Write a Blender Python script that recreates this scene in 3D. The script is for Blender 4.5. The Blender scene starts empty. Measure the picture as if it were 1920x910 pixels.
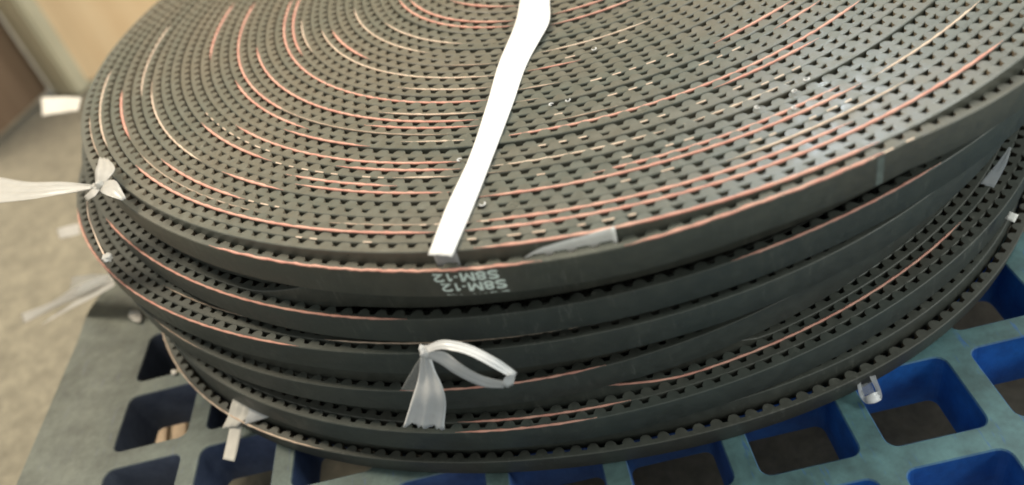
import bpy, bmesh, math, random
import numpy as np
from mathutils import Matrix, Vector
random.seed(7); rng = np.random.default_rng(7)
sc = bpy.context.scene
C = sc.collection

# ------------------------------------------------------------------ camera
CAM = np.array([-0.05259323, -0.23256667, 0.31236153])
RC = np.array([[0.9678668821, -0.1100472238, -0.2261046373],
               [-0.2441410411, -0.6266318898, -0.7400862292],
               [-0.0602399412, 0.7715063727, -0.6333632973]])   # rows: right, down, forward
FPX = 1500.0
cd = bpy.data.cameras.new('camera'); cam = bpy.data.objects.new('camera', cd); C.objects.link(cam)
cd.sensor_width = 36; cd.lens = FPX / 1920 * 36; cd.clip_start = 0.01; cd.clip_end = 60
M = Matrix(((RC[0][0], -RC[1][0], -RC[2][0], CAM[0]), (RC[0][1], -RC[1][1], -RC[2][1], CAM[1]),
            (RC[0][2], -RC[1][2], -RC[2][2], CAM[2]), (0, 0, 0, 1)))
cam.matrix_world = M
cd.dof.use_dof = True; cd.dof.focus_distance = 0.35; cd.dof.aperture_fstop = 5.0
sc.camera = cam
# ------------------------------------------------------------------ world and lamps
w = bpy.data.worlds.new('World'); sc.world = w; w.use_nodes = True
bg = w.node_tree.nodes['Background']; bg.inputs[0].default_value = (0.98, 1.0, 0.94, 1); bg.inputs[1].default_value = 0.50

def area(name, loc, target, size, power, col, sy=None):
    l = bpy.data.lights.new(name, 'AREA'); l.energy = power; l.color = col; l.size = size
    if sy: l.shape = 'RECTANGLE'; l.size_y = sy
    o = bpy.data.objects.new(name, l); C.objects.link(o); o.location = loc
    d = Vector(target) - Vector(loc); o.rotation_euler = d.to_track_quat('-Z', 'Y').to_euler()
    return o
area('ceiling_lamp', (0.9, 0.9, 2.3), (.1, .2, .1), 1.0, 44, (1.0, .96, .88), 1.6)
area('window_light', (1.05, 2.55, 1.75), (.08, .1, .13), 0.45, 105, (.78, .91, 1.0), 0.5)
area('side_lamp', (2.2, -0.6, 1.6), (.2, .1, 0), 0.8, 36, (.95, 1.0, .93))
area('warm_lamp', (-1.05, 0.55, 1.5), (-.5, 1.25, 0.1), 0.5, 44, (1.0, .87, .68))
sc.view_settings.view_transform = 'Standard'; sc.view_settings.look = 'None'
sc.view_settings.exposure = 0.0; sc.view_settings.gamma = 1.0
sc.render.engine = 'CYCLES'
sc.cycles.pixel_filter_type = 'BLACKMAN_HARRIS'; sc.cycles.filter_width = 1.9

# ------------------------------------------------------------------ helpers
def at(x, y, z):
    """point of the place at height z that lies on the sight line through photograph pixel x, y"""
    d = RC.T @ np.array([(x - 960) / FPX, (y - 455) / FPX, 1.0])
    return CAM + (z - CAM[2]) / d[2] * d
def at_wall(x, y, cx, cy, r):
    """the same on an upright cylinder round cx, cy"""
    d = RC.T @ np.array([(x - 960) / FPX, (y - 455) / FPX, 1.0])
    ox, oy = CAM[0] - cx, CAM[1] - cy
    a = d[0]**2 + d[1]**2; b = 2 * (ox * d[0] + oy * d[1]); c = ox**2 + oy**2 - r * r
    q = b * b - 4 * a * c
    s = (-b - math.sqrt(max(q, 0))) / (2 * a)
    return CAM + s * d

def tag(o, label=None, cat=None, group=None, kind=None):
    if label: o['label'] = label
    if cat: o['category'] = cat
    if group: o['group'] = group
    if kind: o['kind'] = kind
    return o
def empty(name, loc=(0, 0, 0)):
    o = bpy.data.objects.new(name, None); C.objects.link(o); o.location = loc; o.empty_display_size = .02
    return o
def link(name, me, mat, parent=None):
    o = bpy.data.objects.new(name, me); C.objects.link(o)
    for m in (mat if isinstance(mat, (list, tuple)) else [mat]): me.materials.append(m)
    if parent is not None:
        o.parent = parent
        if parent.type == 'EMPTY': o.matrix_parent_inverse = Matrix.Translation(-Vector(parent.location))
    return o
def root_loc(p):
    v = Vector((0, 0, 0))
    while p is not None: v = v + Vector(p.location); p = p.parent
    return v
def fast_mesh(name, verts, groups, smooth=None, matidx=None):
    """groups: list of integer arrays (m,k) of faces"""
    me = bpy.data.meshes.new(name)
    verts = np.asarray(verts, dtype=np.float32)
    loops = np.concatenate([g.ravel() for g in groups]).astype(np.int32)
    tot = np.concatenate([np.full(len(g), g.shape[1]) for g in groups]).astype(np.int32)
    start = np.concatenate([[0], np.cumsum(tot)[:-1]]).astype(np.int32)
    me.vertices.add(len(verts)); me.vertices.foreach_set('co', verts.ravel())
    me.loops.add(len(loops)); me.loops.foreach_set('vertex_index', loops)
    me.polygons.add(len(tot)); me.polygons.foreach_set('loop_start', start); me.polygons.foreach_set('loop_total', tot)
    sm = np.concatenate([np.full(len(g), bool(smooth[i]) if smooth else False) for i, g in enumerate(groups)])
    me.polygons.foreach_set('use_smooth', sm)
    if matidx:
        mi = np.concatenate([np.full(len(g), matidx[i]) for i, g in enumerate(groups)]).astype(np.int32)
        me.polygons.foreach_set('material_index', mi)
    me.update(calc_edges=True); me.validate()
    return me
def poly_mesh(name, verts, faces, smooth=False):
    me = bpy.data.meshes.new(name); me.from_pydata([tuple(v) for v in verts], [], faces); me.update()
    if smooth: me.polygons.foreach_set('use_smooth', [True] * len(me.polygons))
    return me

# ------------------------------------------------------------------ materials
def mat(name):
    m = bpy.data.materials.new(name); m.use_nodes = True
    nt = m.node_tree; b = nt.nodes['Principled BSDF']
    return m, nt, b
def N(nt, t, **kw):
    n = nt.nodes.new(t)
    for k, v in kw.items():
        if k in n.inputs.keys(): n.inputs[k].default_value = v
        else: setattr(n, k, v)
    return n
def noise(nt, scale, detail=4, rough=.6, vec=None, dist=0):
    n = N(nt, 'ShaderNodeTexNoise'); n.inputs['Scale'].default_value = scale; n.inputs['Detail'].default_value = detail
    n.inputs['Roughness'].default_value = rough; n.inputs['Distortion'].default_value = dist
    if vec is not None: nt.links.new(vec, n.inputs['Vector'])
    return n.outputs['Fac']
def ramp(nt, fac, stops):
    r = N(nt, 'ShaderNodeValToRGB'); e = r.color_ramp.elements
    while len(e) < len(stops): e.new(.5)
    for i, (p, c) in enumerate(stops): e[i].position = p; e[i].color = tuple(c) + (1,)
    nt.links.new(fac, r.inputs[0]); return r.outputs[0]
def mix(nt, fac, a, b, mode='MIX'):
    n = N(nt, 'ShaderNodeMix', data_type='RGBA', blend_type=mode)
    for s, v in ((n.inputs[0], fac), (n.inputs[6], a), (n.inputs[7], b)):
        if hasattr(v, 'is_linked') or isinstance(v, bpy.types.NodeSocket): nt.links.new(v, s)
        elif isinstance(v, (int, float)): s.default_value = v
        else: s.default_value = tuple(v) + (1,)
    return n.outputs[2]
def coords(nt): return N(nt, 'ShaderNodeTexCoord').outputs['Object']
def geopos(nt): return N(nt, 'ShaderNodeNewGeometry').outputs['Position']
def bump(nt, b, h, strength, dist):
    n = N(nt, 'ShaderNodeBump'); n.inputs['Strength'].default_value = strength; n.inputs['Distance'].default_value = dist
    nt.links.new(h, n.inputs['Height']); nt.links.new(n.outputs[0], b.inputs['Normal'])

def rubber(name, c1, c2, rough=.5, spec=.5):
    m, nt, b = mat(name); p = geopos(nt)
    n1 = noise(nt, 9, 3, .6, p); n2 = noise(nt, 160, 4, .7, p); n3 = noise(nt, 900, 2, .5, p)
    oi = N(nt, 'ShaderNodeObjectInfo').outputs['Random']
    mt = N(nt, 'ShaderNodeMath', operation='MULTIPLY'); nt.links.new(oi, mt.inputs[0]); mt.inputs[1].default_value = .20
    ad = N(nt, 'ShaderNodeMath', operation='ADD'); nt.links.new(n1, ad.inputs[0]); nt.links.new(mt.outputs[0], ad.inputs[1])
    base = ramp(nt, ad.outputs[0], [(.42, c1), (.74, c2)])
    dust = ramp(nt, n2, [(.42, (.88, .88, .88)), (.75, (1.18, 1.17, 1.15))])
    col = mix(nt, 1.0, base, dust, 'MULTIPLY')
    mp = N(nt, 'ShaderNodeMapping'); nt.links.new(p, mp.inputs[0]); mp.inputs['Scale'].default_value = (1, 1, .22)
    sc1 = noise(nt, 420, 3, .75, mp.outputs[0]); patch = noise(nt, 26, 3, .6, p)
    mm = N(nt, 'ShaderNodeMath', operation='MULTIPLY'); nt.links.new(ramp(nt, sc1, [(.56, (0, 0, 0)), (.72, (1, 1, 1))]), mm.inputs[0]); nt.links.new(ramp(nt, patch, [(.48, (0, 0, 0)), (.70, (.5, .5, .5))]), mm.inputs[1])
    col = mix(nt, mm.outputs[0], col, (.24, .24, .21))
    nt.links.new(col, b.inputs['Base Color'])
    r = ramp(nt, n2, [(.3, (rough - .1,) * 3), (.7, (rough + .12,) * 3)]); nt.links.new(r, b.inputs['Roughness'])
    b.inputs['Specular IOR Level'].default_value = spec
    bump(nt, b, n3, .25, .0003)
    return m
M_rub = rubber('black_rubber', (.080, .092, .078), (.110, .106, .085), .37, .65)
M_rub2 = rubber('shaded_rubber', (.058, .069, .061), (.068, .071, .060), .52, .5)  # same rubber for the lower coils, their shade put into the colour
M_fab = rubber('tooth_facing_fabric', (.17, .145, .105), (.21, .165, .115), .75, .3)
M_fab2 = rubber('shaded_tooth_facing', (.085, .080, .062), (.105, .088, .064), .75, .3)  # same facing on the lower coils, colour darkened for the shade there
M_rim = rubber('rim_rubber', (.082, .094, .080), (.100, .098, .078), .52, .5)

def cordmat(name, c1, c2):
    m, nt, b = mat(name); n = noise(nt, 120, 3, .6, geopos(nt))
    nt.links.new(ramp(nt, n, [(.35, c1), (.65, c2)]), b.inputs['Base Color']); b.inputs['Roughness'].default_value = .8
    return m
M_pink = cordmat('pink_cord', (.60, .28, .22), (.72, .41, .32))
M_pale = cordmat('pale_cord', (.58, .44, .34), (.70, .56, .44))
M_dull = cordmat('dull_cord', (.32, .24, .18), (.46, .36, .28))

def plastic(name, col, trans=.3, rough=.35, alpha=1.0):
    m, nt, b = mat(name); out = nt.nodes['Material Output']
    n = noise(nt, 220, 3, .6, geopos(nt))
    nt.links.new(ramp(nt, n, [(.3, tuple(c * .9 for c in col)), (.7, col)]), b.inputs['Base Color'])
    b.inputs['Roughness'].default_value = rough
    tr = N(nt, 'ShaderNodeBsdfTranslucent'); tr.inputs[0].default_value = tuple(col) + (1,)
    mx = N(nt, 'ShaderNodeMixShader'); mx.inputs[0].default_value = trans
    nt.links.new(b.outputs[0], mx.inputs[1]); nt.links.new(tr.outputs[0], mx.inputs[2])
    last = mx.outputs[0]
    if alpha < 1:
        tp = N(nt, 'ShaderNodeBsdfTransparent'); m2 = N(nt, 'ShaderNodeMixShader'); m2.inputs[0].default_value = alpha
        nt.links.new(tp.outputs[0], m2.inputs[1]); nt.links.new(last, m2.inputs[2]); last = m2.outputs[0]
    nt.links.new(last, out.inputs[0])
    return m
M_strap = plastic('white_strap', (.84, .84, .83), .1, .3)
M_film = plastic('white_film', (.88, .89, .90), .22, .25, .96)
M_thin = plastic('thin_film', (.80, .82, .84), .4, .25, .62)
M_veil = plastic('sheer_film', (.7, .72, .72), .5, .3, .30)
M_haze = plastic('grey_film', (.60, .585, .55), .25, .3, .92)
M_dim = plastic('grey_paper', (.62, .60, .55), .1, .7)
M_paper = plastic('white_paper', (.92, .92, .89), .1, .7)
def simple(name, col, rough=.6, sc_=60, amt=.12):
    m, nt, b = mat(name); n = noise(nt, sc_, 4, .6, geopos(nt))
    nt.links.new(ramp(nt, n, [(.3, tuple(c * (1 - amt) for c in col)), (.7, tuple(c * (1 + amt) for c in col))]), b.inputs['Base Color'])
    b.inputs['Roughness'].default_value = rough; return m
M_print = simple('white_print', (.84, .95, .89), .5, 900, .15)
M_mark = simple('pale_mark', (.135, .16, .145), .5, 400, .2)

# pallet: blue moulded plastic, grey dust settled on faces that look up
m, nt, b = mat('pallet_plastic'); M_pal = m
p = geopos(nt); g = N(nt, 'ShaderNodeNewGeometry'); sep = N(nt, 'ShaderNodeSeparateXYZ'); nt.links.new(g.outputs['Normal'], sep.inputs[0])
up = ramp(nt, sep.outputs[2], [(.35, (0, 0, 0)), (.9, (1, 1, 1))])
blue = ramp(nt, noise(nt, 40, 4, .6, p), [(.3, (.008, .085, .36)), (.7, (.012, .13, .50))])
sp = N(nt, 'ShaderNodeSeparateXYZ'); nt.links.new(p, sp.inputs[0])
mr = N(nt, 'ShaderNodeMapRange'); nt.links.new(sp.outputs[0], mr.inputs[0]); mr.inputs[1].default_value = -.34; mr.inputs[2].default_value = .05  # haze over the left end painted in: top and walls greyer there
dcol = mix(nt, mr.outputs[0], (.105, .118, .102), (.072, .158, .172))
dcol = mix(nt, 1.0, dcol, ramp(nt, noise(nt, 70, 6, .75, p), [(.32, (.70, .70, .70)), (.68, (1.22, 1.22, 1.18))]), 'MULTIPLY')
wcol = mix(nt, mr.outputs[0], (.07, .085, .11), blue)
wcol = mix(nt, mr.outputs[0], (.10, .11, .135), blue)
mp = N(nt, 'ShaderNodeMapping'); nt.links.new(p, mp.inputs[0]); mp.inputs['Scale'].default_value = (1, .12, 1); mp.inputs['Rotation'].default_value = (0, 0, .6)
scr = ramp(nt, noise(nt, 300, 3, .8, mp.outputs[0]), [(.60, (1, 1, 1)), (.68, (.45, .45, .45))])
stn = ramp(nt, noise(nt, 18, 5, .7, p), [(.40, (.62, .62, .60)), (.56, (1.05, 1.05, 1.05))])
dcol = mix(nt, 1.0, dcol, stn, 'MULTIPLY')
upw = mix(nt, 1.0, up, scr, 'MULTIPLY')
wcol = mix(nt, 1.0, wcol, ramp(nt, noise(nt, 45, 6, .75, p), [(.35, (.6, .62, .65)), (.65, (1.2, 1.18, 1.1))]), 'MULTIPLY')
nt.links.new(mix(nt, upw, wcol, dcol), b.inputs['Base Color']); b.inputs['Roughness'].default_value = .6
bump(nt, b, noise(nt, 500, 3, .6, p), .3, .0004)

# floor: dirty concrete
m, nt, b = mat('floor_concrete'); M_floor = m; p = geopos(nt)
c1 = ramp(nt, noise(nt, 1.3, 3, .5, p), [(.35, (.11, .10, .082)), (.62, (.215, .20, .16))])
c2 = ramp(nt, noise(nt, 60, 9, .85, p, .4), [(.38, (.66, .65, .61)), (.64, (1.28, 1.26, 1.18))])
nt.links.new(mix(nt, 1.0, c1, c2, 'MULTIPLY'), b.inputs['Base Color']); b.inputs['Roughness'].default_value = .85
bump(nt, b, noise(nt, 90, 6, .7, p), .6, .003)
def wood(name, c1, c2, sx=1, rough=.55):
    m, nt, b = mat(name); p = coords(nt); mp = N(nt, 'ShaderNodeMapping'); nt.links.new(p, mp.inputs[0]); mp.inputs['Scale'].default_value = (30, 30, 2.2)
    n = noise(nt, 1.4, 7, .65, mp.outputs[0], .8)
    n2 = noise(nt, 3.5, 3, .5, p)
    c = ramp(nt, n, [(.3, c1), (.7, c2)])
    c = mix(nt, 1.0, c, ramp(nt, n2, [(.3, (.85, .85, .85)), (.7, (1.1, 1.08, 1.05))]), 'MULTIPLY')
    nt.links.new(c, b.inputs['Base Color']); b.inputs['Roughness'].default_value = rough; return m
M_board = wood('pale_board', (.80, .58, .35), (.90, .70, .46))
M_post = wood('grey_green_post', (.44, .41, .29), (.60, .56, .42))
M_side = wood('shaded_brown_board', (.15, .095, .06), (.22, .15, .10))  # crate side lying in shadow, the shadow painted into its brown
M_card = simple('cardboard', (.42, .32, .22), .8, 90, .2)

# ------------------------------------------------------------------ setting: floor
FZ = -0.14
bm = bmesh.new()
n = 60
for i in range(n + 1):
    for j in range(n + 1):
        x, y = -4 + 8 * i / n, -3 + 9 * j / n
        bm.verts.new((x, y, FZ + .0015 * math.sin(9 * x + 3 * y) * math.cos(7 * y - 2 * x)))
bm.verts.ensure_lookup_table()
for i in range(n):
    for j in range(n):
        a = i * (n + 1) + j; bm.faces.new([bm.verts[a], bm.verts[a + n + 1], bm.verts[a + n + 2], bm.verts[a + 1]])
me = bpy.data.meshes.new('floor'); bm.to_mesh(me); bm.free()
tag(link('floor', me, M_floor), kind='structure')

# ------------------------------------------------------------------ wooden crate behind: corner post, pale board, side in shadow
def box(name, A, B, z0, z1, thick, material, parent, bev=.002):
    """upright slab from A to B (plan), thick to the left of A->B"""
    A = np.array(A[:2]); B = np.array(B[:2]); d = (B - A) / np.linalg.norm(B - A); nrm = np.array([-d[1], d[0]]) * thick
    bm = bmesh.new(); v = []
    for z in (z0, z1):
        for q in (A, B, B + nrm, A + nrm): v.append(bm.verts.new((q[0], q[1], z)))
    for f in ((3, 2, 1, 0), (4, 5, 6, 7), (0, 1, 5, 4), (1, 2, 6, 5), (2, 3, 7, 6), (3, 0, 4, 7)): bm.faces.new([v[k] for k in f])
    bmesh.ops.bevel(bm, geom=bm.edges[:], offset=bev, segments=2, affect='EDGES')
    bmesh.ops.recalc_face_normals(bm, faces=bm.faces[:])
    me = bpy.data.meshes.new(name); bm.to_mesh(me); bm.free()
    return link(name, me, material, parent)
pL, pR = at(103, 180, FZ), at(148, 182, FZ)
crate = empty('wooden_crate', tuple(pL)); tag(crate, 'tall wooden crate with pale board, grey-green corner post and shaded brown side', 'crate')
box('corner_post', pL, pR, FZ, 1.0, .045, M_post, crate, .004)
dirb = np.array([.97, .22]); s = pR[:2] + np.array([.002, .02])
box('front_board', s, s + dirb * 1.6, FZ + .01, 1.0, .018, M_board, crate)
e = at(-60, 330, FZ)
box('side_board', e, pL[:2] - np.array([.004, -.006]), FZ + .01, 1.0, .018, M_side, crate)

# ------------------------------------------------------------------ pallet
PX, PY = 0.05398, 0.05058
pallet = empty('plastic_pallet', (-.34, .05, 0)); tag(pallet, 'blue plastic grid pallet with grey dusty top under the stack of coils', 'pallet')
HX, HY = (PX - .0102) / 2, (PY - .0105) / 2      # half hole
NS_ = 5; RR = .0052
def rrect(hx, hy, r):
    pts = []
    for cxs, cys, a0 in ((1, 1, 0), (-1, 1, 90), (-1, -1, 180), (1, -1, 270)):
        for k in range(NS_):
            a = math.radians(a0 + 90 * k / (NS_ - 1)); pts.append((cxs * (hx - r) + r * math.cos(a), cys * (hy - r) + r * math.sin(a)))
    return pts
R0 = rrect(HX, HY, RR); R1 = rrect(HX - .0006, HY - .0006, RR - .0005); R2 = rrect(HX - .0018, HY - .0018, RR - .001)
def cells(i0, i1, j0, j1):
    V, F4, F3 = [], [], []
    for i in range(i0, i1):
        for j in range(j0, j1):
            cx, cy = (i + .5) * PX, (j + .5) * PY
            base = len(V); nn = len(R0)
            for (x, y) in R0: V.append((cx + x, cy + y, 0))
            for (x, y) in R1: V.append((cx + x, cy + y, -.0006))
            for (x, y) in R2: V.append((cx + x, cy + y, -.030))
            corners = [(PX / 2, PY / 2), (-PX / 2, PY / 2), (-PX / 2, -PY / 2), (PX / 2, -PY / 2)]
            for x, y in corners: V.append((cx + x, cy + y, 0))
            for x, y in corners: V.append((cx + x, cy + y, -.030))
            c0 = base + 3 * nn
            for q in range(nn):
                q2 = (q + 1) % nn
                F4.append((base + q, base + nn + q, base + nn + q2, base + q2)[::-1])
                F4.append((base + nn + q, base + 2 * nn + q, base + 2 * nn + q2, base + nn + q2)[::-1])
                k = q // NS_
                if q % NS_ != NS_ - 1:
                    F3.append((base + q, base + q2, c0 + k)[::-1]); F3.append((base + 2 * nn + q, base + 2 * nn + q2, c0 + 4 + k))
                else:
                    k2 = (k + 1) % 4
                    F4.append((base + q, base + q2, c0 + k2, c0 + k)[::-1]); F4.append((base + 2 * nn + q, base + 2 * nn + q2, c0 + 4 + k2, c0 + 4 + k))
    return fast_mesh('deck_grid', V, [np.array(F4), np.array(F3)])
IB0, IB1, JA0, JA1 = -6, 6, -4, 14
me = cells(IB0, IB1, JA0, JA1)
bm = bmesh.new(); bm.from_mesh(me); bmesh.ops.remove_doubles(bm, verts=bm.verts[:], dist=1e-5); bmesh.ops.recalc_face_normals(bm, faces=bm.faces[:]); bm.to_mesh(me); bm.free()
link('deck_grid', me, M_pal, pallet)
def prism(name, outline, z0, z1, material, parent, bev=.0015):
    bm = bmesh.new(); t = [bm.verts.new((x, y, z1)) for x, y in outline]; bt = [bm.verts.new((x, y, z0)) for x, y in outline]
    bm.faces.new(t); bm.faces.new(bt[::-1]); k = len(t)
    for i in range(k): bm.faces.new([t[i], bt[i], bt[(i + 1) % k], t[(i + 1) % k]])
    bmesh.ops.recalc_face_normals(bm, faces=bm.faces[:])
    ed = [e_ for e_ in bm.edges if all(abs(v.co.z - z1) < 1e-6 for v in e_.verts)]
    if bev: bmesh.ops.bevel(bm, geom=ed, offset=bev, segments=2, affect='EDGES')
    me = bpy.data.meshes.new(name); bm.to_mesh(me); bm.free(); return link(name, me, material, parent)
xg0, xg1, yg0, yg1 = IB0 * PX, IB1 * PX, JA0 * PY, JA1 * PY
xo = -.3722
nl = [at(158, 604, 0), at(163, 590, 0), at(172, 574, 0), at(187, 554, 0), at(206, 530, 0)]
nl = [(v[0], v[1]) for v in nl]
yn = nl[-1][1]
left = [(xg0, yg0 - .04), (xg0, yg1 + .03), (-.331, yg1 + .03), (-.331, yn + .03), (nl[-1][0] + .012, yn + .012)] + nl[::-1] + [(xo, nl[0][1] - .02), (xo, yg0 - .025), (xo + .015, yg0 - .04)]
prism('edge_rail', left[::-1], -.040, 0, M_pal, pallet, 0)
prism('edge_rail', [(xg1 + .0002, yg0 - .04), (xg1 + .045, yg0 - .04), (xg1 + .045, yg1 + .03), (xg1 + .0002, yg1 + .03)], -.040, -.0003, M_pal, pallet)
prism('edge_rail', [(xg0, yg0 - .04), (xg1, yg0 - .04), (xg1, yg0 - .0002), (xg0, yg0 - .0002)], -.040, -.0003, M_pal, pallet)
prism('edge_rail', [(xg0, yg1 + .0002), (xg1, yg1 + .0002), (xg1, yg1 + .03), (xg0, yg1 + .03)], -.040, -.0003, M_pal, pallet)
for fx in (-.345, xg1 + .02):
    for fy in (yg0 - .01, .27, yg1 - .02):
        prism('foot', [(fx - .02, fy - .03), (fx + .02, fy - .03), (fx + .02, fy + .03), (fx - .02, fy + .03)], FZ + .001, -.0405, M_pal, pallet, 0)

# ------------------------------------------------------------------ coils of toothed belt
PT = .0053; BW = .013; PITCH = .008
TOOTH = np.array([(.0012, .0024), (.0015, .0035), (.0021, .0045), (.0031, .00525), (.0049, .00525), (.0059, .0045), (.0065, .0035), (.0068, .0024)])
Q = [-0.00203, 0.27081, -0.00015, 0.00095, 0.00134, 0.02596, 0.00036, -0.00382, -0.09728, 0.0242, 0.00897, 0.00307, 0.06362, -0.01165, 0.29956]
def shape_top(rho, th):
    k = 1 - rho / .3
    f = 1 + Q[4] * np.cos(2 * th) + Q[5] * np.sin(2 * th) + Q[6] * np.cos(3 * th) + Q[7] * np.sin(3 * th) \
        + (Q[8] * np.cos(2 * th) + Q[9] * np.sin(2 * th)) * k + Q[10] * np.cos(4 * th) + Q[11] * np.sin(4 * th) \
        + (Q[12] * np.cos(3 * th) + Q[13] * np.sin(3 * th)) * k
    return Q[0] + Q[2] * k, Q[1] + Q[3] * k, rho * f
def shape_fn(c):
    def fn(rho, th):
        f = c[2] + c[3] * np.cos(2 * th) + c[4] * np.sin(2 * th) + c[5] * np.cos(3 * th) + c[6] * np.sin(3 * th) + c[7] * np.cos(4 * th) + c[8] * np.sin(4 * th)
        return c[0], c[1], rho * f / c[2]
    return fn
def D(a): return np.degrees(a)
def interp(th, xs, ys):
    d = (np.degrees(th) + 270) % 360 - 270      # -270..90
    return np.interp(d, xs, ys)
def sstep(x): x = np.clip(x, 0, 1); return x * x * (3 - 2 * x)

COILS = {
 1: dict(fn=shape_top, rho=Q[14], n=45, z=.1365, w=BW, drop=lambda th: interp(th, [-270, -200, -160, -145, -129, -107, -95, -87, -76, -69, -63, -30, 90], [.001, .001, .0015, .003, .005, .0055, .004, .001, .0003, .004, .006, .003, .001]),
         low=lambda th: interp(th, [-270, 90], [1, 1]), lab='topmost coil of black toothed belt with white strap across and S8M-12 print on its edge'),
 2: dict(c=[-0.02529, 0.2769, 0.30171, 0.00387, -0.00186, -0.00118, -0.0014, 0.00282, -0.00324], z=.117, drop=.0135,
         low=lambda th: interp(th, [-270, -145, -125, -112, -60, 90], [3, 3, 2, 1, 1, 2]), lab='second belt coil from the top, directly beneath the printed one'),
 3: dict(c=[-0.04231, 0.27854, 0.30005, 0.0008, -0.00073, -0.00112, -0.00026, 0.00083, 0.00152], z=.090, drop=.0055,
         low=lambda th: interp(th, [-270, -145, -125, -110, -90, 90], [4, 4, 3, 2, 2, 2]), lab='third belt coil from the top, behind the knot of the white looped tie'),
 4: dict(c=[-0.04731, 0.2833, 0.29845, -9e-05, 0.00016, 0.00033, 0.00051, 0.00107, -0.00074], z=.071, drop=.0105,
         low=lambda th: interp(th, [-270, -145, -110, -60, 90], [2, 1, 1, 1, 2]), lab='fourth belt coil from the top, level with the loop tip of the white tie'),
 5: dict(c=[-0.03538, 0.27448, 0.29865, -0.00054, 4e-05, 0.00016, 0.00017, -0.00135, -0.00059], z=.047, drop=.011,
         low=lambda th: interp(th, [-270, -125, -110, -98, -85, -70, -55, 90], [2, 3, 2, 2, 3, 5, 8, 6]), lab='fifth belt coil from the top, wide toothed crescent with long pink line at right'),
 6: dict(c=[-0.03266, 0.26407, 0.29304, -0.00134, 0.00124, 0.00143, -0.00063, -0.00437, 0.00471], z=.0198, drop=.0073,
         low=lambda th: interp(th, [-270, 90], [1, 1]), lab='bottom coil of black toothed belt lying directly on the pallet', gap=.0012, lean=.002, w=.0122),
}
def zt(cfg, i, th):
    dr = cfg['drop'](th) if callable(cfg['drop']) else cfg['drop']
    z = cfg['z'] - dr * sstep(cfg['low'](th) - i)
    a, b_, c_ = cfg['jit'][i]
    return z + a + .00025 * np.sin(2 * th + b_) + .0002 * np.sin(5 * th + c_)
def rho_i(cfg, i): return cfg['rho'] - i * PT - (cfg.get('gap', 0) if i > 0 else 0) + cfg['rj'][i]
def pos(cfg, i, th, h=0.0, dz=0.0):
    cx, cy, r = cfg['fn'](rho_i(cfg, i), th)
    r = r - h
    return np.stack([cx + r * np.cos(th), cy + r * np.sin(th), zt(cfg, i, th) + dz], -1)

TH0 = math.radians(-76)
for ci, cfg in COILS.items():
    if 'fn' not in cfg: cfg['fn'] = shape_fn(cfg['c']); cfg['rho'] = cfg['c'][2]; cfg['n'] = 18
    cfg.setdefault('w', BW)
    cfg['jit'] = [(random.gauss(0, .00016) if i else 0, random.uniform(0, 6), random.uniform(0, 6)) for i in range(cfg['n'])]
    cfg['rj'] = [random.uniform(-.00007, .00007) for i in range(cfg['n'])]
    root = empty('belt_coil', (cfg['fn'](.3, 0.)[0], cfg['fn'](.3, 0.)[1], cfg['z'] - cfg['w'])); cfg['root'] = root
    tag(root, cfg['lab'], 'belt coil', 'coils of toothed belt stacked on the pallet')
    cfg['turns'] = []
    for i in range(cfg['n']):
        rho = rho_i(cfg, i); n = int(round(2 * math.pi * rho / PITCH)); da = 2 * math.pi / n
        k = np.arange(n)[:, None]
        ph_ = da * random.uniform(-.16, .16); cfg.setdefault('ph', []).append(ph_)
        th = TH0 + ph_ + da * k + da * (TOOTH[None, :, 0] / PITCH)            # n,8
        hh = np.broadcast_to(TOOTH[None, :, 1], th.shape)
        it = pos(cfg, i, th, hh); lean = cfg.get('lean', 0) if i == 0 else 0
        ib = pos(cfg, i, th, hh + lean, -cfg['w'])
        tho = TH0 + ph_ + da * k[:, 0] + da * .15
        B = .00035
        o1 = pos(cfg, i, tho, B); o2 = pos(cfg, i, tho, 0, -B); o2b = pos(cfg, i, tho, lean, -cfg['w'] + B); o3 = pos(cfg, i, tho, B + lean, -cfg['w'])
        V = np.concatenate([it.reshape(-1, 3), ib.reshape(-1, 3), o1, o2, o2, o2b, o3])
        a = np.arange(n); a2 = (a + 1) % n; n8 = 8 * n
        O1 = n8 * 2; O2 = O1 + n; O2w = O2 + n; O2b = O2w + n; O3 = O2b + n
        m_ = [a * 8 + q for q in range(8)]
        top = np.stack([O1 + a, O1 + a2, a2 * 8] + [m_[q] for q in range(7, -1, -1)], 1)
        # reference to own tooth start comes last; inner contour runs from next tooth start back to own start
        bot = np.stack([n8 + m_[q] for q in range(8)] + [n8 + a2 * 8, O3 + a2, O3 + a], 1)
        flat = np.arange(n8); nx = (flat + 1) % n8
        inner = np.stack([flat, nx, n8 + nx, n8 + flat], 1)
        bev = np.stack([O1 + a, O2 + a, O2 + a2, O1 + a2], 1)
        wall = np.stack([O2w + a, O2b + a, O2b + a2, O2w + a2], 1)
        bb = np.stack([O2b + a, O3 + a, O3 + a2, O2b + a2], 1)
        me = fast_mesh('belt_turn', V, [top, bot, inner, bev, wall, bb], smooth=[0, 0, 0, 0, 1, 0], matidx=[0, 0, 1, 0, 0, 0])
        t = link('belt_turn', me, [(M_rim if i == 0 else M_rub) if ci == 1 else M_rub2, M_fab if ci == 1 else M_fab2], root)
        cfg['turns'].append(t)

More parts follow.
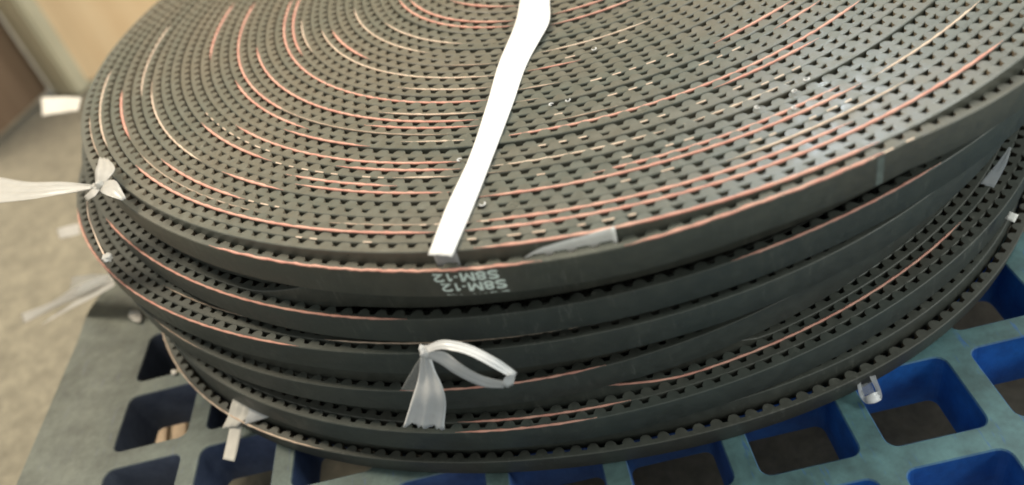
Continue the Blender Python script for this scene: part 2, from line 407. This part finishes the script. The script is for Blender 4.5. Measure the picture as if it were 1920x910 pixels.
def tube(name, pts, rad, material, parent, sides=5):
    pts = np.asarray(pts); n = len(pts)
    tan = np.gradient(pts, axis=0); tan /= np.linalg.norm(tan, axis=1)[:, None]
    side = np.cross(tan, [0, 0, 1.0]); side /= np.linalg.norm(side, axis=1)[:, None]; up = np.cross(side, tan)
    a = np.linspace(0, 2 * np.pi, sides, endpoint=False)
    rad = np.broadcast_to(rad, (n,))
    V = pts[:, None, :] + rad[:, None, None] * (np.cos(a)[None, :, None] * side[:, None, :] + np.sin(a)[None, :, None] * up[:, None, :])
    k = np.arange(n - 1)[:, None] * sides; s_ = np.arange(sides)[None, :]; s2 = (s_ + 1) % sides
    F = np.stack([k + s_, k + s2, k + sides + s2, k + sides + s_], -1).reshape(-1, 4)
    caps = np.array([list(range(sides))[::-1], [(n - 1) * sides + q for q in range(sides)]])
    me = fast_mesh(name, V.reshape(-1, 3), [F, caps], smooth=[1, 0])
    return link(name, me, material, parent)
def cord(ci, turn, a0, a1, material, wob=.00006, r0=.00042):
    cfg = COILS[ci]; i = int(min(max(turn, 0), cfg['n'] - 1)); L = abs(a1 - a0) * math.pi / 180 * rho_i(cfg, i)
    n = max(6, int(L / .0022)); th = np.radians(np.linspace(a0, a1, n))
    ph = rng.uniform(0, 6, 4)
    wv = wob * (np.sin(th * 160 + ph[0]) + .7 * np.sin(th * 410 + ph[1]))
    P = pos(cfg, i, th, .0004 + wv, .00012 + .4 * wv)
    u = np.linspace(0, 1, n); e_ = np.clip(np.minimum(u, 1 - u) * L / .012, 0.15, 1)
    r = r0 * e_ * (1 + .18 * np.sin(th * 230 + ph[2]) + rng.uniform(-.12, .12, n))
    tube('exposed_cord', P, r, material, cfg['turns'][i])

ARC1 = [(-0.3, -128.9, -101.2, 'K'), (-0.3, -95.8, -77.5, 'P'), (3.0, -145.8, -108.9, 'P'), (2.58, -106.9, -62.3, 'P'), (3.9, -119.2, -109.2, 'D'), (4.1, -106.1, -77.4, 'P'), (1.15, -105.8, -77.6, 'P'), (15.22, -106.2, -61.6, 'P'), (15.45, -117.7, -109.2, 'p'), (14.32, -84.2, -70.8, 'P'), (11.35, -88.6, -77.6, 'p'), (10.9, -106.7, -89.7, 'p'), (12.23, -142.3, -109.5, 'P'), (11.3, -122.9, -109.3, 'K'), (10.0, -107.3, -104.3, 'D'), (8.23, -97.3, -74.7, 'P'), (7.7, -125.4, -109.3, 'P'), (6.9, -106.6, -73.7, 'P'), (6.8, -72.6, -57.1, 'p'), (5.22, -87.3, -71.1, 'p'), (20.47, -80.0, -66.1, 'K'), (19.9, -77.2, -65.5, 'P'), (18.2, -72.6, -64.0, 'P'), (38.22, -138.6, -113.3, 'P'), (34.95, -154.0, -111.2, 'P'), (34.7, -103.1, -86.9, 'P'), (33.85, -156.9, -111.0, 'P'), (32.6, -102.8, -82.5, 'P'), (28.85, -162.8, -125.8, 'p'), (30.98, -147.5, -119.7, 'p'), (26.4, -155.9, -136.6, 'K'), (25.22, -158.6, -109.6, 'p'), (25.41, -105.1, -97.0, 'P'), (27.99, -104.4, -83.7, 'p'), (27.26, -120.8, -110.5, 'D'), (23.13, -125.1, -109.6, 'p'), (21.6, -106.4, -100.1, 'p'), (20.9, -180.4, -109.1, 'P'), (20.0, -105.9, -102.4, 'p'), (22.1, -181.2, -151.5, 'K'), (19.47, -124.1, -109.3, 'p'), (18.3, -162.4, -109.6, 'P'), (17.3, -124.5, -109.2, 'P'), (13.76, -134.8, -120.9, 'P'), (16.26, -100.9, -93.7, 'D'), (8.73, -127.7, -114.7, 'K'), (10.1, -115.7, -109.2, 'p'), (13.17, -185.7, -164.8, 'P'), (15.97, -183.8, -137.2, 'P'), (14.88, -154.4, -131.5, 'P'), (23.34, -167.6, -150.4, 'p'), (10.36, -147.1, -131.1, 'P'), (7.06, -135.1, -126.0, 'K'), (7.19, -163.3, -139.1, 'p'), (5.26, -144.5, -128.9, 'P'), (3.94, -165.7, -152.0, 'K'), (6.04, -183.4, -161.5, 'p'), (2.22, -173.2, -152.4, 'p'), (1.47, -162.3, -151.5, 'D'), (6.56, -166.0, -159.1, 'D'), (16.4, -148, -112, 'D'), (4.2, -148, -126, 'D')]
MC = {'P': M_pink, 'K': M_pink, 'p': M_pale, 'D': M_dull}
for t_, a0, a1, k in ARC1:
    rr = {'P': .00060, 'K': .00066, 'p': .00048, 'D': .00038}[k]
    if t_ < 0: cord(1, 0, a0, a1, M_pink, .00013, .00058)
    else: cord(1, round(t_), a0, a1, MC[k], .00004, rr)
for ci, t_, a0, a1, k in [(2, 0, -149, -108, 'P'), (2, 0, -84, -66, 'P'), (2, 3, -152, -129, 'P'), (2, 2, -150, -138, 'D'), (2, 5, -152, -133, 'D'),
                          (3, 0, -160, -116, 'P'), (3, 1, -114, -90, 'p'), (3, 2, -136, -121, 'D'), (4, 0, -138, -129, 'D'), (4, 0, -107, -90, 'P'),
                          (5, 0, -106, -94, 'P'), (5, 1, -106, -91, 'P'), (5, 2, -97, -55, 'P'), (5, 4, -84, -73, 'K'),
                          (6, 0, -156, -122, 'p')]:
    cord(ci, t_, a0, a1, MC[k], .00005, {'P': .00055, 'K': .0006, 'p': .00045, 'D': .00035}[k])
# short pale tufts of cord between the teeth, one joined part on the top coil
V, F = [], []
def tuft(cfg, i, th, ln, wd, h):
    base = len(V); t = np.array([th - ln, th - ln * .3, th + ln * .4, th + ln])
    for hh_, dz in ((0, .0001), (wd, .00035)):
        for q in pos(cfg, i, t, h + hh_, dz): V.append(tuple(q))
    for q in range(3): F.append((base + q, base + q + 1, base + 5 + q, base + 4 + q))
for (i, a0, a1) in [(9, -104, -84), (13, -104, -78), (6, -96, -70), (4, -112, -100), (2, -125, -95), (17, -103, -92), (18, -100, -78), (21, -96, -80), (26, -100, -88), (10, -130, -112), (3, -95, -62), (8, -70, -58), (12, -80, -60), (5, -140, -122), (11, -150, -130), (0, -88, -60), (2, -76, -58)]:
    cfg = COILS[1]; n_ = int(round(2 * math.pi * rho_i(cfg, i) / PITCH)); da = 2 * math.pi / n_
    for k in range(n_):
        th = TH0 - da * k
        if a0 < math.degrees(th) < a1 and random.random() < .6: tuft(cfg, i, th + random.uniform(-.1, .1) * da, da * random.uniform(.16, .30), .0005, .0000)
cfg = COILS[1]
tuf = link('cord_tufts', poly_mesh('cord_tufts', V, F), M_pale, cfg['root']); tag(tuf, kind='stuff')

# ------------------------------------------------------------------ print on the rim of the top coil
def th_of(cfg, i, x, y, z):
    P_ = at(x, y, z); c = cfg['fn'](rho_i(cfg, i), 0.); return math.atan2(P_[1] - c[1], P_[0] - c[0])
GLYPHS = {  # strokes in a unit cell, heavy block lettering
 'S': [[(.95, .80), (.78, .90), (.5, .93), (.22, .88), (.12, .73), (.22, .58), (.5, .51), (.78, .43), (.88, .28), (.78, .13), (.5, .07), (.22, .10), (.05, .20)]],
 '8': [[(.5, .52), (.22, .60), (.16, .75), (.28, .89), (.5, .93), (.72, .89), (.84, .75), (.78, .60), (.5, .52)],
       [(.5, .50), (.20, .42), (.12, .27), (.24, .12), (.5, .07), (.76, .12), (.88, .27), (.80, .42), (.5, .50)]],
 'M': [[(.09, 0), (.09, .93), (.20, .93), (.5, .22), (.80, .93), (.91, .93), (.91, 0)]],
 '-': [[(.12, .42), (.88, .42)]],
 '1': [[(.12, .70), (.45, .80), (.58, .97)], [(.62, .97), (.62, 0)]],
 '2': [[(.08, .72), (.18, .88), (.48, .93), (.80, .86), (.88, .70), (.74, .48), (.40, .28), (.16, .09), (.95, .09)]]}
CELLS = [('S', 0, .165, .26), ('8', .183, .345, .25), ('M', .362, .580, .27), ('-', .61, .685, .17), ('1', .70, .80, .23), ('2', .83, 1.0, .22)]
def text_mesh(capw, caph, clip=None):
    bm = bmesh.new(); lay = 0
    for ch, c0, c1, tk_ in CELLS:
        for pl in GLYPHS[ch]:
            lay += 1
            P_ = np.array([((c0 + (c1 - c0) * x) * capw, y * caph) for x, y in pl]); hw = tk_ * caph / 2 * 1.0
            nrm = []
            for k in range(len(P_)):
                a = P_[min(k + 1, len(P_) - 1)] - P_[k]; b_ = P_[k] - P_[max(k - 1, 0)]
                if k == 0: b_ = a
                if k == len(P_) - 1: a = b_
                if np.allclose(P_[0], P_[-1]) and k in (0, len(P_) - 1): a = P_[1] - P_[0]; b_ = P_[-1] - P_[-2]
                a = a / np.linalg.norm(a); b_ = b_ / np.linalg.norm(b_); t = a + b_; t = t / max(np.linalg.norm(t), 1e-6)
                m_ = np.array([-t[1], t[0]]); c_ = max(m_ @ np.array([-a[1], a[0]]), .55); nrm.append(m_ * hw / c_)
            vs = [(bm.verts.new((*(q + n_), lay * 1e-6)), bm.verts.new((*(q - n_), lay * 1e-6))) for q, n_ in zip(P_, nrm)]
            for k in range(len(vs) - 1): bm.faces.new((vs[k][0], vs[k][1], vs[k + 1][1], vs[k + 1][0]))
    if clip: bmesh.ops.bisect_plane(bm, geom=bm.verts[:] + bm.edges[:] + bm.faces[:], plane_co=(0, clip, 0), plane_no=(0, 1, 0), clear_outer=True)
    return bpy.data.meshes.new('printed_marking'), bm
zr = .131
for row, (xr, ztopm, clip) in enumerate([(931, .0011, None), (940, .0060, None), (944, .0116, .0002)]):
    thr = th_of(cfg, 0, xr, 500, zr)
    me, bm = text_mesh(.0243, .0040, clip)
    r_ = rho_i(cfg, 0)
    for v in bm.verts:
        th = thr - v.co.x / r_
        q = pos(cfg, 0, np.array(th), -.00006 - v.co.z, -(ztopm + v.co.y)); v.co = Vector(q)
    bm.to_mesh(me); bm.free(); me.name = 'printed_marking'; me.materials.clear()
    t = link('printed_marking', me, M_print, cfg['turns'][0]); t['label'] = 'white S8M-12 lettering printed upside down on the belt back'
# pale splice mark further right
t0, t1 = th_of(cfg, 0, 1641, 290, .136), th_of(cfg, 0, 1655, 284, .136)
V, F = [], []
for q in range(5):
    th = t0 + (t1 - t0) * q / 4
    for dz in (-.0008, -.0125): V.append(tuple(pos(cfg, 0, np.array(th), -.00006, dz)))
for q in range(4): F.append((2 * q, 2 * q + 1, 2 * q + 3, 2 * q + 2))
link('splice_mark', poly_mesh('splice_mark', V, F), M_mark, cfg['turns'][0])

# ------------------------------------------------------------------ ribbons, strap, labels
def resample(P_, n):
    P_ = np.array(P_, float); L = np.r_[0, np.cumsum(np.linalg.norm(np.diff(P_, axis=0), axis=1))]; u = np.linspace(0, L[-1], n)
    # smooth interpolation (Catmull-like through cubic hermite)
    out = []
    m = np.gradient(P_, L, axis=0)
    for x in u:
        k = min(max(np.searchsorted(L, x) - 1, 0), len(P_) - 2); h = L[k + 1] - L[k]; t = (x - L[k]) / h
        out.append((2 * t**3 - 3 * t**2 + 1) * P_[k] + (t**3 - 2 * t**2 + t) * h * m[k] + (-2 * t**3 + 3 * t**2) * P_[k + 1] + (t**3 - t**2) * h * m[k + 1])
    return np.array(out)
def strip(A, B, n=24, mcols=8, crease=0.0, folds=3, seed=0, bow=0.0):
    """A, B: world polylines of the two long edges; returns verts, faces"""
    r_ = random.Random(seed)
    A = resample(A, n); B = resample(B, n); V, F = [], []
    ph = [r_.uniform(0, 6) for _ in range(4)]
    for i in range(n):
        u = i / (n - 1); d = B[i] - A[i]
        tg = (A[min(i + 1, n - 1)] - A[max(i - 1, 0)]); nn = np.cross(tg, d); l = np.linalg.norm(nn); nn = nn / l if l > 1e-12 else np.array([0, 0, 1.])
        if nn @ (CAM - A[i]) < 0: nn = -nn
        for j in range(mcols + 1):
            t = j / mcols
            tri = abs(((t * folds + .15 * math.sin(3 * u + ph[0])) % 1) - .5) * 2 - .5
            z = crease * (tri * (.6 + .4 * math.sin(5 * u + ph[1])) + .16 * math.sin(11 * u + 2 * t + ph[2]))
            z += bow * math.sin(math.pi * t)
            V.append(A[i] + d * t + nn * z)
    for i in range(n - 1):
        for j in range(mcols):
            a = i * (mcols + 1) + j; F.append((a, a + 1, a + mcols + 2, a + mcols + 1))
    return V, F
def sheet(name, parts, material, parent=None, thick=.00015, smooth=True):
    V, F = [], []
    for v, f in parts:
        b_ = len(V); V += v; F += [tuple(q + b_ for q in ff) for ff in f]
    o = link(name, poly_mesh(name, V, F, smooth), material, parent)
    md = o.modifiers.new('thickness', 'SOLIDIFY'); md.thickness = thick; md.offset = 0
    return o
def pz(*pts): return [at(x, y, z) for x, y, z in pts]
ZT = .1375
# white strap across the top coil
L = pz((982, -60, ZT), (975, 0, ZT), (966, 45, ZT + .001), (953, 78, ZT + .001), (941, 105, ZT), (912, 200, ZT), (879, 300, ZT), (833, 400, ZT), (812, 455, ZT), (803, 479, ZT - .0001))
Rr = pz((1036, -60, ZT), (1031, 0, ZT), (1027, 48, ZT + .0015), (1010, 78, ZT + .001), (995, 105, ZT), (960, 200, ZT), (922, 300, ZT), (882, 400, ZT), (858, 455, ZT), (847, 481, ZT - .0001))
cen = np.array([Q[0], Q[1], ZT])
L = [cen + np.array([-.02, -.06, 0])] + L; Rr = [cen + np.array([0.0, -.063, 0])] + Rr
strap = empty('plastic_strap', tuple(at(825, 480, ZT))); tag(strap, 'bright white flat strap running across the top coil to its front edge', 'strap')
sheet('strap_band', [strip(L, Rr, 90, 12, .0009, 2.6, 1, .0004)], M_strap, strap, .0004)
tA, tB = th_of(cfg, 1, 804, 478, ZT), th_of(cfg, 1, 848, 479, ZT)
V1 = [pos(cfg, 1, np.array(tA), -.0002, dz) for dz in (.0008, -.002, -.006, -.012)]; V2 = [pos(cfg, 1, np.array(tB), -.0002, dz) for dz in (.0008, -.002, -.006, -.012)]
sheet('strap_end', [strip(V1, V2, 8, 5, 0, 1, 2)], M_thin, strap)
# white label strip tucked behind the rim
tA, tB = th_of(cfg, 0, 972, 485, .134), th_of(cfg, 1, 1157, 452, .1365)
ths = np.linspace(tA, tB, 14)
top = [pos(cfg, 1, np.array(t), -.00012, 0)[:2].tolist() + [np.interp(k / 13, [0, .2, .45, 1], [.1300, .1335, .1352, .1376])] for k, t in enumerate(ths)]
bot = [[a_[0], a_[1], .1262] for a_ in top]
lab = sheet('paper_label', [strip(np.array(top), np.array(bot), 20, 4, .0001, 1, 3)], M_paper, None, .0001)
tag(lab, 'narrow white paper strip tucked behind the front rim of the top coil', 'label')

# looped tie at the front of the stack
CC = (-.035, .275)
def wl(*pts): return [at_wall(x, y, CC[0], CC[1], .300 + d) for x, y, d in pts]
tie = empty('ribbon_tie', tuple(at_wall(798, 660, *CC, .305))); tag(tie, 'knotted white ribbon with flat loop and frayed tail on the front of the stack', 'ribbon')
up1 = strip(wl((795, 650, .006), (835, 638, .009), (882, 648, .012), (930, 673, .015), (969, 700, .016)), wl((801, 662, .008), (835, 655, .012), (870, 663, .015), (915, 685, .018), (950, 704, .019)), 26, 8, .0012, 2, 5)
lo1 = strip(wl((804, 660, .008), (836, 661, .011), (862, 678, .014), (905, 705, .016), (948, 715, .018)), wl((802, 672, .007), (826, 682, .009), (856, 701, .011), (902, 723, .013), (944, 728, .016)), 26, 6, .0010, 2, 6)
tip = strip(wl((948, 706, .019), (958, 700, .019), (968, 699, .016)), wl((940, 719, .019), (950, 726, .018), (962, 722, .015)), 8, 5, .0006, 1, 8)
sheet('loop', [up1, lo1, tip], M_film, tie)
tail = strip(wl((791, 664, .006), (786, 700, .007), (772, 750, .009), (757, 797, .011)), wl((806, 664, .006), (815, 695, .008), (829, 722, .010), (834, 800, .011)), 30, 16, .0017, 2.3, 9)
# ragged lower edge
V_, F_ = tail
for j in range(17): V_[29 * 17 + j] = V_[29 * 17 + j] + (V_[29 * 17 + j] - V_[28 * 17 + j]) * random.uniform(-.9, 1.2)
sheet('tail', [tail], M_film, tie)
flap = strip(wl((789, 668, .005), (775, 690, .005), (752, 730, .004)), wl((797, 678, .005), (790, 705, .005), (778, 736, .004)), 12, 5, .0006, 2, 10)
sheet('sheer_flap', [flap], M_veil, tie)
def blob(name, c, r, material, parent=None, seed=1, sq=(1, 1, 1)):
    bm = bmesh.new(); bmesh.ops.create_icosphere(bm, subdivisions=3, radius=1); r_ = random.Random(seed); ph = [r_.uniform(0, 6) for _ in range(3)]
    for v in bm.verts:
        k = 1 + .22 * math.sin(4 * v.co.x + 3 * v.co.z + ph[0]) + .15 * math.sin(9 * v.co.y + ph[1]) + .08 * math.sin(15 * v.co.x + ph[2])
        v.co = Vector((v.co.x * r * k * sq[0] + c[0], v.co.y * r * k * sq[1] + c[1], v.co.z * r * k * sq[2] + c[2]))
    me = bpy.data.meshes.new(name); bm.to_mesh(me); bm.free(); me.polygons.foreach_set('use_smooth', [True] * len(me.polygons))
    return link(name, me, material, parent)
blob('knot', at_wall(797, 659, *CC, .306), .0024, M_film, tie, 3, (.9, .9, 1.2))

# ribbon knotted round the left edge of the top coil
tk = empty('ribbon_knot', tuple(at(186, 350, .139))); tag(tk, 'white ribbon stretched in from the left and knotted on the edge of the top coil', 'ribbon')
z = .139
sheet('stretched_band', [strip(pz((-90, 326, z), (0, 333, z), (60, 342, z), (120, 343, z), (176, 348, z)), pz((-90, 388, z), (0, 380, z), (60, 375, z), (120, 364, z), (178, 354, z)), 30, 10, .0015, 3, 11)], M_haze, tk)
sheet('knot_lobe', [strip(pz((178, 350, z + .001), (180, 320, z + .004), (188, 296, z + .003)), pz((193, 350, z + .001), (211, 328, z + .004), (202, 297, z + .003)), 14, 6, .0014, 2, 12)], M_haze, tk)
sheet('knot_lobe', [strip(pz((186, 357, z + .001), (198, 366, z + .003), (228, 377, z + .001)), pz((192, 344, z + .001), (214, 338, z + .004), (236, 371, z + .001)), 14, 6, .0014, 2, 13)], M_haze, tk)
sheet('knot_lobe', [strip(pz((180, 350, z + .001), (170, 358, z + .002), (159, 370, z - .001)), pz((188, 356, z + .001), (178, 368, z + .002), (164, 378, z - .001)), 10, 4, .0008, 2, 14)], M_haze, tk)
blob('knot', at(185, 351, z + .001), .0026, M_haze, tk, 5)
tube('loose_strand', resample(pz((163, 378, .132), (166, 405, .1275), (178, 440, .1205), (198, 484, .118)), 24), .00045, M_pale, tk)
o = blob('strand_bead', at(201, 484, .119), .0022, M_haze, None, 8, (1, 1.2, .7)); o.name = 'plastic_scrap'
SG = 'white plastic scraps round the coils'
tag(o, 'tiny crumpled white scrap on the left shoulder of the stack, below the knotted ribbon', 'plastic scrap', SG)

def scrap(name, A, B, label, cat, material=M_film, n=14, m_=6, cr=.0008, folds=2, seed=20, group=SG):
    o = sheet(name, [strip(A, B, n, m_, cr, folds, seed)], material); tag(o, label, cat, group); return o
scrap('plastic_scrap', pz((152, 183, .06), (112, 182, .05), (77, 184, .045)), pz((146, 208, .06), (112, 213, .05), (79, 218, .045)), 'flat white band end sticking out left of the stack near the crate post', 'plastic scrap', M_dim, seed=21)
scrap('plastic_scrap', pz((148, 420, .01), (125, 424, .005), (106, 430, .0)), pz((150, 440, .01), (130, 445, .005), (112, 448, .0)), 'small pale scrap poking out at the left edge, above the long trailing ribbon', 'plastic scrap', M_haze, seed=22)
o = sheet('trailing_ribbon', [strip(pz((208, 512, .03), (150, 535, .015), (90, 570, -.01), (38, 590, -.03)), pz((214, 528, .03), (160, 552, .015), (100, 580, -.01), (44, 606, -.03)), 30, 8, .0022, 2.5, 23),
          strip(pz((214, 526, .03), (160, 556, .012), (110, 584, -.015)), pz((216, 536, .03), (150, 572, .012), (75, 612, -.02)), 24, 6, .0015, 2, 24)], M_haze)
tag(o, 'long creased white ribbon trailing out to the left beside the pallet corner', 'ribbon')
o = sheet('trailing_ribbon', [strip(pz((200, 514, .03), (165, 515, .02), (134, 520, .01)), pz((206, 524, .03), (160, 545, .02), (128, 560, .0)), 14, 6, .001, 2, 25)], M_veil)
tag(o, 'sheer pale film lying behind the trailing ribbon at the left of the stack', 'plastic film')
scrap('plastic_scrap', pz((243, 584, .004), (258, 582, .003), (266, 600, .002)), pz((241, 594, .003), (250, 601, .003), (262, 605, .002)), 'small white scrap on the pallet corner rail beside the stack', 'plastic scrap', M_haze, seed=26)
scrap('plastic_scrap', pz((321, 694, .002), (332, 694, .002)), pz((322, 704, .001), (331, 703, .001)), 'tiny white scrap on the pallet bar at the left of the bottom coil', 'plastic scrap', M_dim, 4, 2, seed=27)
tg = empty('ribbon_tag', tuple(at(445, 790, .012))); tag(tg, 'crumpled cream ribbon end with a narrow white strip hanging over the pallet at lower left', 'ribbon')
sheet('crumpled_end', [strip(pz((440, 738, .022), (432, 768, .015), (418, 804, .008)), pz((474, 748, .024), (470, 775, .017), (446, 800, .010)), 18, 8, .0016, 2.5, 28)], M_dim, tg)
sheet('sheer_flap', [strip(pz((462, 742, .022), (466, 765, .019), (460, 796, .013)), pz((500, 752, .024), (497, 770, .021), (506, 782, .019)), 14, 8, .0016, 3, 29)], M_thin, tg)
sheet('narrow_strip', [strip(pz((432, 798, .009), (425, 830, .005), (418, 861, .003)), pz((455, 796, .009), (448, 832, .005), (440, 866, .003)), 12, 4, .0003, 1, 30)], M_dim, tg)
scrap('ribbon_wedge', pz((1893, 276, .082), (1866, 310, .070), (1838, 344, .056)), pz((1896, 278, .082), (1886, 310, .070), (1864, 352, .056)), 'grey translucent wedge of ribbon caught between the coils at the far right', 'ribbon', M_thin, seed=31, group=None)
scrap('plastic_scrap', pz((1893, 397, .038), (1884, 410, .038)), pz((1910, 403, .038), (1902, 418, .038)), 'bright white square scrap on the fifth coil at the far right', 'plastic scrap', M_paper, 4, 3, .0002, seed=32)
lp = wl((1610, 735, 0), (1620, 757, 0), (1650, 748, 0), (1636, 722, 0))
A_ = pz((1606, 712, .007), (1608, 728, .006), (1613, 745, .004), (1624, 757, .003), (1651, 751, .004), (1641, 704, .009)); B_ = pz((1617, 710, .007), (1618, 728, .006), (1622, 739, .004), (1630, 745, .003), (1637, 741, .004), (1627, 706, .009))
B_ = [a_ * .25 + b__ * .75 for a_, b__ in zip(A_, B_)]
o = empty('ribbon_loop', tuple(at(1628, 750, .003))); sheet('loop_band', [strip(A_, B_, 26, 5, .0007, 2, 33)], M_thin, o)
sheet('crumpled_fold', [strip(pz((1626, 757, .0035), (1640, 756, .0045), (1652, 750, .004)), pz((1622, 744, .0045), (1634, 738, .0065), (1649, 734, .005)), 10, 6, .0009, 2, 34)], M_film, o)
sheet('sheer_fold', [strip(pz((1612, 722, .006), (1616, 742, .005)), pz((1634, 716, .007), (1640, 738, .005)), 10, 6, .0006, 2, 35)], M_veil, o); tag(o, 'small white ribbon loop under the bottom coil beside a pallet hole at right', 'ribbon')

# cardboard scraps on the floor under the pallet, seen through a hole
for k, ((x0, y0), (x1, y1), (x2, y2), (x3, y3)) in enumerate([((296, 797), (318, 792), (310, 834), (288, 838)), ((326, 791), (352, 786), (350, 828), (322, 832))]):
    q = [at(x, y, FZ + .004) for x, y in ((x0, y0), (x1, y1), (x2, y2 + 30), (x3, y3 + 30))]
    o = prism('cardboard_scrap', [(v[0], v[1]) for v in q], FZ + .003, FZ + .007, M_card, None, .0005)
    tag(o, ['left one of two cardboard scraps under the pallet', 'right one of two cardboard scraps under the pallet'][k], 'cardboard scrap', 'cardboard scraps under the pallet')

# tiny plastic flecks on the top coil
FL = ['tiny white shaving, left one of the close pair right of the strap', 'tiny white shaving, right one of the close pair right of the strap',
      'tiny white shaving highest up on the top coil, right of the strap', 'tiny white shaving in the middle of the glossy patch on the top coil',
      'tiny white shaving leftmost of the four on the glossy patch at right', 'tiny white shaving topmost of the four on the glossy patch at right',
      'tiny white shaving touching the left edge of the strap', 'tiny white shaving touching the right edge of the strap, near its lower end',
      'tiny white shaving lowest of the four on the glossy patch at right']
for k, (x, y) in enumerate([(1034, 197), (1065, 189), (1114, 93), (1490, 172), (1420, 202), (1512, 150), (862, 301), (905, 384), (1490, 203)]):
    P_ = at(x, y, .1372); a = random.uniform(0, 3); r1, r2 = .0010, .0006
    pts = [P_ + np.array([math.cos(a + t) * r1, math.sin(a + t) * r1, .0001 + .00035 * t / 4]) for t in np.linspace(0, 4.2, 9)]
    o = tube('plastic_fleck', pts, .00028, M_film, None, 5)
    tag(o, FL[k], 'plastic fleck', 'plastic shavings on the top coil')
